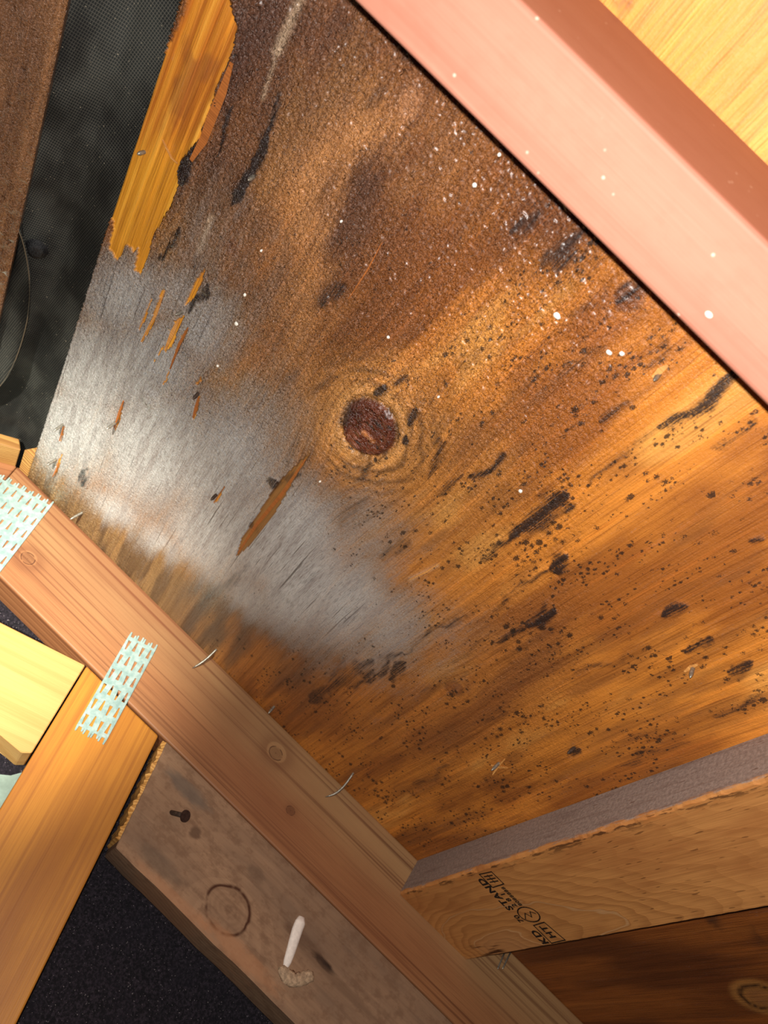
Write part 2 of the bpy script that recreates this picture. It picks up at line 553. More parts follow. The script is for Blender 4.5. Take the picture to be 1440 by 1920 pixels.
# dark stains: (x0,y0,x1,y1,width px,strength)
STREAKS = [
    (1388, 702, 1245, 806, 15, .95), (1245, 806, 1100, 905, 9, .5), (1070, 918, 962, 1010, 19, .95),
    (962, 1010, 905, 1052, 10, .6), (945, 855, 882, 902, 12, .75), (1066, 1036, 1036, 1064, 15, .9),
    (1036, 1064, 930, 1140, 6, .5), (1045, 1138, 985, 1180, 13, .95), (985, 1180, 930, 1205, 8, .6),
    (880, 1150, 760, 1222, 6, .5), (760, 1222, 655, 1288, 9, .6), (690, 1240, 596, 1306, 20, .5),
    (626, 1290, 588, 1322, 24, .55), (762, 1244, 728, 1262, 12, .8), (1332, 1190, 1286, 1216, 12, .8),
    (1286, 1130, 1246, 1152, 13, .8), (530, 165, 490, 265, 7, .8), (505, 235, 452, 362, 10, 1.0),
    (462, 340, 440, 385, 10, .8), (415, 180, 352, 282, 9, .95), (366, 262, 328, 330, 13, 1.0),
    (345, 318, 335, 350, 14, .9), (330, 425, 300, 492, 7, .85), (384, 525, 352, 592, 10, .9),
    (430, 190, 400, 290, 6, .8), (640, 525, 598, 566, 18, .6), (1010, 392, 958, 436, 14, .6),
    (1100, 430, 1008, 494, 17, .65), (1080, 470, 1040, 500, 22, .55), (826, 820, 800, 890, 12, .55),
    (730, 715, 705, 735, 12, .8), (768, 700, 742, 716, 10, .7), (782, 770, 776, 800, 9, .7), (766, 820, 756, 835, 8, .8),
    (700, 862, 672, 890, 14, .6), (160, 882, 146, 916, 7, .8), (520, 895, 505, 915, 12, .85), (480, 985, 470, 1000, 9, .6),
    (1200, 540, 1160, 575, 24, .6), (900, 650, 860, 700, 15, .35), (1130, 640, 1040, 700, 10, .45),
    (1010, 700, 930, 780, 10, .35), (870, 890, 830, 930, 12, .5), (1180, 1230, 1080, 1260, 7, .35),
    (1100, 1395, 1060, 1412, 13, .8), (1420, 1240, 1365, 1262, 14, .75), (960, 1330, 900, 1360, 7, .4),
    (880, 1260, 790, 1300, 9, .3), (1440, 1300, 1330, 1345, 9, .5), (1300, 1390, 1150, 1440, 8, .45),
    (590, 1075, 560, 1100, 14, .35), (470, 1060, 380, 1130, 12, .35), (560, 690, 520, 730, 16, .35),
    (740, 640, 640, 690, 10, .25), (640, 700, 585, 740, 12, .45), (770, 1010, 720, 1050, 12, .4),
    (720, 160, 690, 200, 20, .35), (820, 60, 760, 110, 24, .4), (1260, 640, 1200, 690, 14, .4),
    (1420, 780, 1330, 840, 10, .45), (1436, 1010, 1400, 1020, 8, .7), (700, 930, 640, 985, 14, .35),
    (838, 1440, 780, 1470, 8, .35), (905, 1200, 840, 1245, 8, .4), (840, 700, 790, 760, 16, .35),
    (560, 880, 530, 900, 10, .5), (1180, 750, 1120, 790, 8, .5), (1120, 560, 1060, 600, 12, .35),
]
KNOTS = [(690, 803, 0.0190, 1.0), (282, 748, 0.0085, .45), (1180, 556, 0.008, .7), (852, 1290, 0.008, .5), (435, 465, 0.006, .4),
         (768, 195, 0.009, .25), (512, 1355, 0.006, .3)]


def main_fields(A, B):
    px, py = to_px(A, B)
    # warped grain coordinate
    g = A.copy()
    wander = (fbm(A * 6, B * 3.0, 5, 3) - 0.5)
    g = g + 0.012 * wander + 0.10 * (B - 0.35) * (fbm(A * 4, B * 1.5, 9, 2) - 0.5)
    for (kx, ky, kr, ks) in KNOTS:
        ka, kb = ab(kx, ky)
        da, db = A - ka, (B - kb) * 0.72
        r = np.hypot(da, db)
        g = g - ks * da * np.exp(-(r / (kr * 2.0)) ** 2) * 0.93
    # base tones
    def blob(x, y, r):
        return np.exp(-((px - x) ** 2 + (py - y) ** 2) / (2.0 * r * r))

    def mixc(c, t, col):
        t = np.clip(t, 0, 1)[:, None]
        return c * (1 - t) + lin(col)[None, :] * t
    n1 = fbm(g * 26, B * 9, 21, 5)
    n2 = fbm(g * 90, B * 14, 22, 4)
    n3 = fbm(A * 60, B * 45, 23, 4)
    c = np.tile(lin((218, 136, 51)), (len(A), 1))
    c = mixc(c, sstep(n1, .47, .70) * .8, (150, 84, 32))
    c = mixc(c, sstep(n2, .52, .75) * .5, (128, 78, 40))
    c = mixc(c, sstep(n1, .44, .27) * .75, (238, 168, 82))
    # cooler brown over the upper part
    up = np.clip(blob(480, 110, 150) + blob(610, 260, 170) + blob(430, 400, 120) + blob(770, 90, 130) + .7 * blob(520, 560, 120), 0, 1)
    c = mixc(c, up * (.80 + .9 * (n1 - .5) + .4 * (n3 - .5)), (98, 66, 48))
    c = mixc(c, .7 * np.clip(blob(440, 90, 80) + blob(410, 330, 80) + blob(640, 60, 80) + blob(560, 230, 60), 0, 1) * (.6 + .8 * n1), (80, 54, 46))
    c = mixc(c, .55 * np.clip(blob(820, 130, 90) + blob(900, 230, 60), 0, 1), (110, 56, 22))
    c = mixc(c, .75 * np.clip(blob(700, 400, 110) + blob(760, 290, 80) + blob(640, 620, 90) + blob(620, 360, 60), 0, 1) * sstep(n1, .62, .40), (214, 150, 90))
    c = mixc(c, .6 * np.clip(blob(840, 260, 90) + blob(960, 400, 90) + blob(880, 160, 60) + .6 * blob(700, 520, 110), 0, 1) * (.5 + n1), (122, 72, 34))
    c = mixc(c, .6 * blob(1070, 440, 80), (86, 44, 20))
    c = mixc(c, .4 * np.clip(blob(560, 760, 90) + blob(780, 960, 110) + blob(850, 870, 90), 0, 1), (132, 98, 60))
    c = mixc(c, .55 * np.clip(blob(620, 1290, 80) + blob(820, 1330, 110) + blob(980, 1220, 90), 0, 1), (134, 84, 48))
    # greyed, bleached zone along the gable side
    gm = 0
    for x, y, r, k in ((225, 560, 70, .95), (175, 690, 85, 1.1), (140, 800, 85, 1.1), (260, 690, 85, 1.1), (290, 830, 95, 1.2), (400, 870, 95, 1.1),
                       (410, 985, 85, 1.1), (520, 1010, 90, 1.1), (560, 1090, 80, 1.05), (640, 1130, 75, .9), (720, 1175, 70, .65), (370, 620, 70, .75),
                       (310, 560, 60, .7), (480, 800, 90, .55), (640, 1010, 90, .5), (380, 480, 90, .32), (830, 1190, 70, .3), (200, 980, 58, 1.05),
                       (290, 1040, 56, 1.0), (470, 1120, 60, .8)):
        gm = np.maximum(gm, k * blob(x, y, r)) + 0.06 * k * blob(x, y, r)
    gm = np.clip(gm * .88 + (n3 - .5) * .18, 0, 1)
    edge_b = .652 - .060 * sstep(A, -.27, -.03) + .03 * (n2 - .5)
    near_chord = sstep(B, edge_b - .030, edge_b + .022)
    gm = gm * (1 - .9 * near_chord)
    c = mixc(c, .8 * sstep(gm, .03, .45), (136, 108, 80))
    # brown margin beside the truss
    mg = near_chord ** .4 * sstep(A, 0.04, -0.10)
    c = mixc(c, mg * .95, (128, 102, 66))
    c = mixc(c, mg * sstep(n2, .45, .65) * .7, (82, 64, 44))
    c = mixc(c, .7 * np.clip(blob(430, 1180, 60) + blob(360, 1130, 40) + blob(560, 1230, 50), 0, 1) * (.4 + n2), (84, 70, 58))
    # pale streaks
    for (x0, y0, x1, y1, w, s) in ((566, -10, 520, 95, 9, .75), (520, 95, 492, 185, 4, .6), (396, 408, 374, 470, 6, .55), (175, 600, 190, 650, 10, .5),
                                   (820, 1060, 770, 1085, 4, .5)):
        d, t = seg_dist(px, py, (x0, y0), (x1, y1))
        c = mixc(c, s * np.exp(-(d / w) ** 2) * (.5 + n3), (206, 178, 146))
    # dark stains, drawn out along the grain
    dark = np.zeros_like(A)
    nA = fbm(A * 260, B * 120, 41, 3)
    wx = px + 34 * (fbm(A * 90, B * 50, 43, 3) - .5); wy = py + 34 * (fbm(A * 90, B * 50, 44, 3) - .5)
    for (x0, y0, x1, y1, w, s) in STREAKS:
        sel = (px > min(x0, x1) - 5 * w) & (px < max(x0, x1) + 5 * w) & (py > min(y0, y1) - 5 * w) & (py < max(y0, y1) + 5 * w)
        d, t = seg_dist(wx[sel], wy[sel], (x0, y0), (x1, y1))
        taper = np.clip(4 * t * (1 - t), 0, 1) ** .5 * .75 + .25
        v = s * np.exp(-(d / (w * taper * (.30 + 1.4 * nA[sel]))) ** 2)
        dark[sel] = np.maximum(dark[sel], v)
    dark = np.clip(dark * (.75 + .5 * n3), 0, 1)
    c = mixc(c, dark * .35, (60, 44, 38))
    # knots
    lift = np.zeros_like(A)
    for i, (kx, ky, kr, ks) in enumerate(KNOTS):
        ka, kb = ab(kx, ky)
        da, db = A - ka, (B - kb) * 0.86
        ang = np.arctan2(db, da)
        r = np.hypot(da, db) * (1 + .10 * (fbm(ang * 1.1 + 7, A * 30, 60 + i, 2) - .5) + .18 * (n3 - .5))
        u = r / kr
        if i == 0:
            rings = .5 + .5 * np.sin(u * 13 + 6 * (n3 - .5))
            halo = sstep(u, 3.4, 1.1)
            c = mixc(c, halo * .7 * (1 - dark), (218, 152, 80))
            c = mixc(c, halo * .7 * sstep(rings, .45, .9) * sstep(u, 1.0, 1.2) * sstep(n3 + .12 * np.cos(ang - .2), .3, .52), (70, 44, 26))
            c = mixc(c, sstep(u, 1.62, 1.36) * .85 * (1 - .6 * dark), (214, 152, 84))
            c = mixc(c, sstep(u, 1.06, .94), (104, 50, 30))
            c = mixc(c, sstep(u, 1.06, .94) * sstep(n3, .5, .7) * .8, (62, 28, 20))
            c = mixc(c, sstep(u, 1.06, .94) * sstep(n3, .46, .32) * .6, (150, 84, 50))
            ringe = np.exp(-((u - 1.04) / .10) ** 2)
            c = mixc(c, ringe * .75 * sstep(n3, .42, .55), (50, 26, 18))
            lift += -.0012 * sstep(u, 1.02, .9) + .0018 * ringe + .0003 * np.sin(u * 15) * halo
        elif i == 1:
            c = mixc(c, sstep(u, 2.0, .9) * .7, (190, 170, 148))
            c = mixc(c, np.exp(-((u - 1.25) / .18) ** 2) * .5, (120, 92, 72))
            c = mixc(c, np.exp(-(u / .45) ** 2) * .8, (128, 92, 82))
            lift += -.0012 * sstep(u, 1.2, .5)
        else:
            rings = .5 + .5 * np.sin(u * 9 + 5 * (n3 - .5))
            c = mixc(c, sstep(u, 2.2, .8) * .6 * ks * sstep(rings, .4, .8), (86, 50, 30))
            c = mixc(c, sstep(u, 1.0, .6) * ks, (112, 62, 36) if i != 5 else (206, 150, 110))
    # little splinter standing in the knot
    d, t = seg_dist(px, py, (683, 808), (702, 826))
    c = mixc(c, np.exp(-(d / 3.2) ** 2), (190, 120, 66)); lift += -.001 * np.exp(-(d / 3.2) ** 2)
    # torn veneer
    fr = np.zeros_like(A)
    jx = px + 7 * (fbm(g * 420, B * 30, 71, 2) - .5); jy = py + 22 * (fbm(g * 300, B * 6, 72, 2) - .5)
    for k, poly in enumerate(FRESH):
        xs = [p[0] for p in poly]; ys = [p[1] for p in poly]
        sel = (px > min(xs) - 30) & (px < max(xs) + 30) & (py > min(ys) - 30) & (py < max(ys) + 30)
        ins = in_poly((jx if k == 0 else px)[sel], (jy if k == 0 else py)[sel], poly)
        fr[sel] = np.where(ins, 1.0 + (k == 13) * 1.0, fr[sel])
    st = fbm(g * 330, B * 7, 73, 3); st2 = fbm(A * 55, B * 30, 74, 4)
    f1 = (fr == 1.0) * 1.0; f2 = (fr == 2.0) * 1.0
    c = mixc(c, f1, (214, 138, 44))
    c = mixc(c, f1 * sstep(st, .45, .7) * .7, (164, 88, 26))
    c = mixc(c, f1 * sstep(st, .42, .28) * .8, (240, 176, 72))
    low = sstep(py, 220, 330) * sstep(px, 400, 350)
    c = mixc(c, f1 * low * .5, (236, 168, 44))
    c = mixc(c, f1 * (1 - low) * sstep(st2, .48, .62) * .6, (142, 82, 38))
    c = mixc(c, f2, (150, 104, 52)); c = mixc(c, f2 * sstep(st, .5, .65) * .7, (92, 60, 30))
    c = mixc(c, f2 * dark, (34, 26, 24))
    lift += (f1 + f2) * (.0016 + .0009 * (st - .5))
    # raised grain and shallow waves
    lift += .0005 * (n2 - .5) + .0014 * (fbm(A * 10, B * 8, 81, 2) - .5) - .0009 * dark * sstep(n3, .4, .6)
    clean = 1 - np.clip(f1 + f2, 0, 1)
    mould = clean * (1 - .8 * gm) * np.clip(.40 + .75 * sstep(px * .8 + py * .5, 850, 1200) + .4 * blob(760, 900, 200), 0, 1)
    wet = clean * np.clip(.12 + .95 * sstep(py + .15 * px, 1260, 720) - .55 * sstep(px, 1000, 1300) + .25 * blob(1060, 1200, 200), 0.1, 1)
    wet = wet * (1 - .60 * gm)
    return dict(tone=np.clip(c, 0, 1), grain=g, mould=mould, wet=wet, grey=gm * clean, stain=dark * (1 - .6 * np.clip(f1 + f2, 0, 1)), lift=lift)


BJ = BR + W2 * 0.5            # sheets butt over the middle of the near rafter
panel = grid_panel('plywood_panel', AR, JOINT, BJ + .001, BC + 0.045, 0.0010, main_fields)
panel['label'] = 'weathered plywood sheet, greyed and mould-spotted, with torn veneer beside the ridge slot'


def simple_fields(base, dark, light, mould, wet, seed, gf=26):
    def f(A, B):
        g = A + .012 * (fbm(A * 6, B * 3, seed, 3) - .5) + .05 * (fbm(A * 3, B * 1.2, seed + 1, 2) - .5)
        n1 = fbm(g * gf, B * 5, seed + 2, 5); n2 = fbm(g * 110, B * 10, seed + 3, 4); n3 = fbm(A * 60, B * 45, seed + 4, 4)
        c = np.tile(lin(base), (len(A), 1))
        for t, col in ((sstep(n1, .48, .7) * .8, dark), (sstep(n1, .44, .28) * .7, light), (sstep(n2, .55, .75) * .4, dark)):
            c = c * (1 - t[:, None]) + lin(col) * t[:, None]
        o = np.ones_like(A)
        return dict(tone=c, grain=g, mould=o * mould * n3 * 1.4, wet=o * wet, grey=o * 0, stain=o * 0, lift=.0005 * (n2 - .5))
    return f


def lower_fields(A, B):
    d = simple_fields((150, 84, 34), (92, 46, 20), (176, 106, 46), .05, .05, 131)(A, B)
    px, py = to_px(A, B)
    c = d['tone']
    n3 = fbm(A * 70, B * 60, 133, 4)
    for (x, y, rx, ry, s, col) in ((1335, 1740, 16, 34, .8, (52, 34, 26)), (1425, 1740, 14, 30, .6, (60, 38, 26))):
        t = s * np.exp(-((px - x) / rx) ** 2 - ((py - y) / ry) ** 2) * sstep(n3, .4, .6)
        c = c * (1 - t[:, None]) + lin(col) * t[:, None]
    ka, kb = ab(1428, 1870)
    u = np.hypot(A - ka, (B - kb) * .8) / .014
    for t, col in ((sstep(u, 1.6, 1.2) * .7, (190, 130, 66)), (np.exp(-((u - .95) / .12) ** 2), (60, 34, 18)),
                   (sstep(u, .8, .5) * .8, (150, 96, 52))):
        c = c * (1 - t[:, None]) + lin(col) * t[:, None]
    d['tone'] = c
    return d


p2 = grid_panel('plywood_panel', JOINT + .002, 0.95, -0.30, BC + 0.045, 0.003, lower_fields)
p2['label'] = 'dark reddish plywood sheet below the stamped blocking'


def right_fields(A, B):
    d = simple_fields((218, 146, 58), (204, 118, 36), (224, 158, 74), 0.0, .0, 151, 14)(A, B)
    px, py = to_px(A, np.maximum(B, 0.0))
    t = np.exp(-(np.hypot((px - 1166) / 16, (py - 4) / 9)) ** 2)
    d['tone'] = d['tone'] * (1 - t[:, None]) + lin((70, 44, 34)) * t[:, None]
    return d


p3 = grid_panel('plywood_panel', AR, JOINT, -0.60, BJ - .001, 0.003, right_fields)
p3['label'] = 'clean bright orange plywood sheet beyond the near rafter'

# far slope: its own frame, mirrored about the plumb line through the peak
apex = RW(AP, 0, H)
MF = Matrix(((-CT, 0, -ST, apex.x), (0, -1, 0, 0), (-ST, 0, CT, apex.z), (0, 0, 0, 1)))   # x: down the far slope, y: away from gable, z: out
S2 = 0.042


def far_panel(name, s0, s1, b0, b1, seed, step=.0025):
    fld = simple_fields((152, 106, 68), (112, 76, 52), (184, 134, 90), .2, .9, seed)
    def f(A, B):
        d = fld(A, B)
        return d
    # built in the far-slope frame with its underside at local z=0
    M = MF @ Matrix.Translation((0, 0, -H))
    return grid_panel(name, s0, s1, -b1, -b0, step, f, M=M)


BS = 0.644                    # the ridge slot stops here, just short of the gable
p4 = far_panel('plywood_panel', S2, 0.45, -0.45, BC + .045, 171)
p4['label'] = 'damp brown plywood sheet on the far slope across the ridge slot'
# the two uncut ends of the sheathing that close the slot at the gable
e1 = prism('plywood_edge', [(AP + .0015, H), (AR - .0005, H), (AR - .0005, H + .012), (AP + .0055, H + .012)], BS, BC + .045, M_PLYEDGE, MR, ceiling, .0008, 1)
e2 = prism('plywood_edge', [(.0015, 0), (S2 - .0005, 0), (S2 - .0005, .012), (.0055, .012)], -(BC + .045), -(BS + .003), M_PLYEDGE, MF, ceiling, .0008, 1)

# ------------------------------------------------------------------ timbers
M_CHORD = lumber('chord_timber', lc(156, 106, 68), lc(88, 48, 29), centre=(0.10, 0.322), freq=110, wob=.0014,
                 knots=[(0.0857, None, 0.3548, .0058), (-0.2046, None, 0.320, .0055), (0.130, None, .3245, .0035)],
                 stain=lc(120, 68, 42), stain_s=.55, fibre=.3, ring=.42, seed=1.3, rough=.55, lines=.8, grad=(.306, .366, lc(166, 132, 90)))
M_STUD = lumber('stud_timber', lc(190, 126, 46), lc(132, 74, 30), centre=(0.12, 0.05), freq=75, wob=.0016, stain=lc(140, 78, 34),
                stain_s=.6, ring=.28, fibre=.3, seed=4.1, blot=22, rough=.5, lines=.5)
M_RAFT = lumber('rafter_timber', lc(178, 122, 102), lc(156, 94, 74), centre=(0.087, 0.1), freq=420, wob=.001, stain=lc(164, 100, 80), stain_s=.5,
                ring=.35, fibre=.18, seed=7.7, mottle=0.15, bump=.15, lines=.25, flecks=.6)
M_BOARD = lumber('weathered_board', lc(158, 124, 96), lc(110, 80, 60), centre=(0.9, 0.28), freq=150, wob=.003, kfill=.12,
                 knots=[(0.138, None, 0.2266, .0165)], stain=lc(104, 84, 70), stain_s=.8, ring=.18, fibre=.2, mottle=.5, seed=9.1, rough=.85, spec=.15, blot=18, lines=.25,
                 spots=[(0.2308, 0.2488, 0.017, 0.0038, lc(38, 28, 24), 0.95),
                        (0.2065, 0.2505, 0.03, 0.006, lc(84, 60, 46), 0.5),
                        (0.0759, 0.2511, 0.006, 0.006, lc(92, 68, 52), 0.8),
                        (0.0994, 0.2028, 0.05, 0.007, lc(168, 118, 84), 0.5),
                        (0.1674, 0.2079, 0.05, 0.009, lc(172, 120, 84), 0.55),
                        (0.0456, 0.2723, 0.03, 0.008, lc(96, 88, 80), 0.6),
                        (0.1393, 0.2620, 0.012, 0.007, lc(100, 78, 62), 0.5),
                        (0.0700, 0.2143, 0.03, 0.008, lc(100, 84, 70), 0.5),
                        (0.2548, 0.2455, 0.06, 0.005, lc(104, 78, 60), 0.5)])
M_GPANEL = lumber('gable_panel_wood', lc(190, 152, 92), lc(168, 120, 62), centre=(0.3, 0.2), freq=60, wob=.003, stain=lc(190, 140, 78), stain_s=.4,
                  ring=.3, fibre=.25, seed=5.5)

truss = empty('gable_truss', MR @ Matrix.Translation((AP + .03, BC + W2 / 2, H - .1)))
tag(truss, 'gable end roof truss of reddish timber with toothed metal plates', 'truss')
# main top chord: plumb cut at the peak, a little full below near the peak
tip = (AP, H)
pl = D4 / CT
chord_poly = [tip, (0.95, H), (0.95, H - D4), (AP + pl * ST + .0005, H - pl * CT)]
ch = prism('top_chord', chord_poly, BC, BC + W2, M_CHORD, MR, truss, .0016, 2)
# other chord, running down the far slope
far_poly = [(0.0004, 0), (0.5, 0), (0.5, -D4), (pl * ST, -pl * CT)]
prism('top_chord', far_poly, -(BC + W2), -BC, M_CHORD, MF, truss, .0016, 2)


def plumb_frame(a, c, b):
    """local x: straight down, local z: level towards the eave, y: towards the gable"""
    p = RW(a, b, c)
    return Matrix(((0, 0, 1, p.x), (0, 1, 0, p.y), (-1, 0, 0, p.z), (0, 0, 0, 1)))


# plumb gable stud, its head cut to the slope of the chord; origin at the left head corner
MS = plumb_frame(-0.0937, H - D4 - .0025, BC)
sw = 0.0845
stud_poly = [(0, 0), (sw * math.tan(TH) - .0005, sw), (1.10, sw), (1.10, 0)]
prism('gable_stud', stud_poly, 0, W2, M_STUD, MS, truss, .0016, 2)

M_PLATE = NT('galvanised_steel')
_o = M_PLATE.obj()
_n = M_PLATE.noise(_o, 160.0, 3.0, .6)
M_PLATE = M_PLATE.out(M_PLATE.mix(M_PLATE.rng(_n, .3, .7), lc(150, 182, 178), lc(190, 212, 206)), .42, M_PLATE.bump(_n, .25, .001), .5, .55)


def plate(name, M, cols, rows, cw, rh, parent, thick=.0010, hole_w=.42, hole_l=.62):
    """toothed truss plate: local x = length, local z = width; each tooth leaves a tapered slot"""
    bm = bmesh.new()
    V = {}

    def vert(x, z):
        k = (round(x, 6), round(z, 6))
        if k not in V:
            V[k] = bm.verts.new((x, 0, z))
        return V[k]
    for i in range(cols):
        for j in range(rows):
            x0, z0 = j * rh, i * cw
            flip = (i % 2) == 0
            w_a, w_b = (hole_w, hole_w * .42) if flip else (hole_w * .42, hole_w)
            xm0, xm1 = x0 + rh * (1 - hole_l) / 2, x0 + rh * (1 + hole_l) / 2
            zc = z0 + cw / 2
            sh = (.5 if flip else -.5) * rh * .10
            a, b, c, d = vert(x0, z0), vert(x0 + rh, z0), vert(x0 + rh, z0 + cw), vert(x0, z0 + cw)
            p, q = bm.verts.new((xm0 + sh, 0, zc - w_a * cw / 2)), bm.verts.new((xm1 + sh, 0, zc - w_b * cw / 2))
            r, s = bm.verts.new((xm1 + sh, 0, zc + w_b * cw / 2)), bm.verts.new((xm0 + sh, 0, zc + w_a * cw / 2))
            for fc in ((a, b, q, p), (b, c, r, q), (c, d, s, r), (d, a, p, s)):
                bm.faces.new(fc)
    # sheared ends: the cut runs through half slots, leaving prongs
    for i in range(cols):
        for xe, sg in ((0, -1), (rows * rh, 1)):
            z0 = i * cw
            for (u0, u1, ln) in ((0, .3, .30), (.70, 1, .34 if i % 2 else .22)):
                a, b = bm.verts.new((xe, 0, z0 + u0 * cw)), bm.verts.new((xe, 0, z0 + u1 * cw))
                c, d = bm.verts.new((xe + sg * rh * ln, 0, z0 + (u1 - .06) * cw)), bm.verts.new((xe + sg * rh * ln, 0, z0 + (u0 + .06) * cw))
                bm.faces.new((a, b, c, d))
    o = bm_obj(name, bm, M_PLATE, M, parent)
    md = o.modifiers.new('thickness', 'SOLIDIFY'); md.thickness = thick; md.offset = 0
    return o


# small plate tying stud to chord
Mp2 = plumb_frame(-0.0900, 0.3345, BC - .0008)
plate('truss_plate', Mp2, 4, 6, .0070, .0156, truss)
# peak plate: level top edge, plumb right edge
pr = RW(-0.2359, BC - .0008, 0.3772)
Mp1 = Matrix(((0, 0, 1, pr.x - 0.150), (0, 1, 0, pr.y), (-1, 0, 0, pr.z - .004), (0, 0, 0, 1)))
plate('truss_plate', Mp1, 20, 6, .0075, .0165, truss, hole_w=.30, hole_l=.55)

# near rafter
raft = prism('rafter', [(-0.32, H - D4), (0.95, H - D4), (0.95, H - .0002), (-0.30, H - .0002)], BR, BR + W2, M_RAFT, MR, None, .0022, 3)
tag(raft, 'pinkish sawn rafter passing close under the roof sheets', 'rafter')

# blocking: flat 2x4 between the rafters, local x along the ridge towards the near rafter
p0 = RW(AB, BC - .0004, H - .0004)
MB = Matrix(((0, CT, ST, p0.x), (-1, 0, 0, p0.y), (0, -ST, CT, p0.z), (0, 0, 0, 1)))   # x:-b  y:a  z:c
LB = BC - BR - W2 - .0008


def block_mesh():
    bm = bmesh.new()
    N = 150
    rnd = random.Random(3)
    rings = []
    for i in range(N + 1):
        x = LB * i / N
        # chipped arris low on the outer edge near the gable end and a frayed upper arris
        px_ = i / N
        chip = 0.0028 * max(0, math.sin(px_ * 40)) * rnd.random() if .05 < px_ < .16 else .0006 * rnd.random()
        fray = .0009 * rnd.random() + (.0012 * rnd.random() if px_ > .2 else 0)
        sec = [(0, -.0002), (0, -.036 + fray * .4), (.0012 + fray, -.0381), (D4 * .33, -.0381), (D4 * .66, -.0381), (D4 - .0015 - chip, -.0381),
               (D4 - chip * .4, -.0368), (D4, -.0002)]
        rings.append([bm.verts.new((x, y, z)) for y, z in sec])
    for a, b in zip(rings, rings[1:]):
        for k in range(8):
            bm.faces.new((a[k], a[(k + 1) % 8], b[(k + 1) % 8], b[k]))
    bm.faces.new(rings[0]); bm.faces.new(list(reversed(rings[-1])))
    return bm


def block_material():
    T = NT('blocking_timber')
    o = T.obj()
    x, y, z = T.sep(o)[0:3]
    # cathedral grain circling a knot that sits on the lower arris
    lo = T.noise(T.vm('MULTIPLY', o, (9, 22, 22)), 1.0, 3.0, .5)
    kx, ky = 0.066, 0.088
    dx = T.m('SUBTRACT', x, kx)
    dxs = T.m('MULTIPLY', dx, T.rng(dx, -0.01, 0.01, 0.80, 0.42))
    d = T.vm('LENGTH', T.xyz(dxs, T.m('SUBTRACT', y, ky), 0.0))
    d = T.m('ADD', d, T.m('MULTIPLY', T.m('SUBTRACT', lo, .5), .060))
    far = T.rng(d, .06, .12)
    rr = T.m('FRACT', T.m('MULTIPLY', T.m('POWER', d, .85), 84.0))
    line = T.m('MULTIPLY', T.rng(rr, .25, .92), T.rng(rr, .93, 1.0, 1.0, 0.0))
    wav = T.noise(T.vm('MULTIPLY', o, (16, 220, 220)), 1.0, 3.0, .6)
    line = T.m('ADD', T.m('MULTIPLY', line, T.m('MULTIPLY_ADD', far, -.6, 1.0)), T.m('MULTIPLY', T.rng(wav, .45, .7), T.m('MULTIPLY', far, .8)))
    fib = T.noise(T.vm('MULTIPLY', o, (22, 900, 900)), 1.0, 3.0, .6)
    col = T.mix(T.m('MULTIPLY', line, .36), lc(206, 142, 80), lc(132, 76, 34))
    col = T.mix(T.m('MULTIPLY', T.rng(fib, .35, .75), .28), col, lc(140, 84, 44))
    bl = T.noise(T.vm('MULTIPLY', o, (7, 20, 20)), 1.0, 4.0, .6)
    col = T.mix(T.m('MULTIPLY', T.rng(bl, .46, .68), .5), col, lc(160, 96, 50))
    col = T.mix(T.m('MULTIPLY', T.rng(d, .030, .008), .5), col, lc(196, 140, 92))
    # two pale rings round the knot
    for rad in (.0200, .0520):
        ring = T.rng(T.m('ABSOLUTE', T.m('SUBTRACT', d, rad)), .0011, .0002, 0.0, 1.0)
        col = T.mix(T.m('MULTIPLY', ring, .35), col, lc(226, 184, 134))
    dk = T.m('MULTIPLY', T.rng(d, .034, .016), T.rng(wav, .5, .6))
    col = T.mix(T.m('MULTIPLY', dk, T.rng(dx, 0.0, -.012)), col, lc(74, 40, 20))
    # old grey dusty skin on the upslope edge, worn ragged along the arris; short dark rub marks
    rag = T.noise(T.vm('MULTIPLY', o, (60, 300, 300)), 1.0, 4.0, .65)
    edge = T.rng(T.m('ADD', y, T.m('MULTIPLY', T.m('SUBTRACT', rag, .5), .004)), .0016, .0006)
    hgt = T.rng(T.m('ADD', z, T.m('MULTIPLY', T.m('SUBTRACT', rag, .5), .012)), -.0368, -.0340)
    gm = T.m('MULTIPLY', edge, hgt)
    gn = T.noise(o, 420.0, 4.0, .7)
    gcol = T.mix(T.rng(gn, .3, .72), lc(128, 112, 104), lc(164, 146, 136))
    gcol = T.mix(T.m('MULTIPLY', T.rng(wav, .5, .68), .4), gcol, lc(108, 86, 78))
    col = T.mix(gm, col, gcol)
    am = T.m('MULTIPLY', T.rng(y, .011, .0015), T.rng(z, -.0375, -.0379))
    col = T.mix(T.m('MULTIPLY', am, T.m('MULTIPLY', T.rng(rag, .52, .60), .8)), col, lc(66, 36, 20))
    col = T.mix(T.m('MULTIPLY', T.m('MULTIPLY', am, T.rng(rag, .50, .42)), .5), col, lc(196, 122, 62))
    tk = T.noise(T.vm('MULTIPLY', o, (70, 420, 420)), 1.0, 1.0, .5)
    tk = T.m('MULTIPLY', T.rng(tk, .68, .73), T.rng(x, .18, .26))
    col = T.mix(T.m('MULTIPLY', tk, .6), col, lc(84, 46, 22))
    b = T.m('ADD', T.m('ADD', fib, T.m('MULTIPLY', line, .6)), T.m('MULTIPLY', T.m('MULTIPLY', gn, gm), 1.2))
    return T.out(col, T.m('MULTIPLY_ADD', gm, .2, .55), T.bump(b, .3, .0007), .3)


block = bm_obj('blocking', block_mesh(), block_material(), MB)
tag(block, 'flat timber blocking with black grade stamp and grey dusty edge, butted to the gable truss', 'blocking')

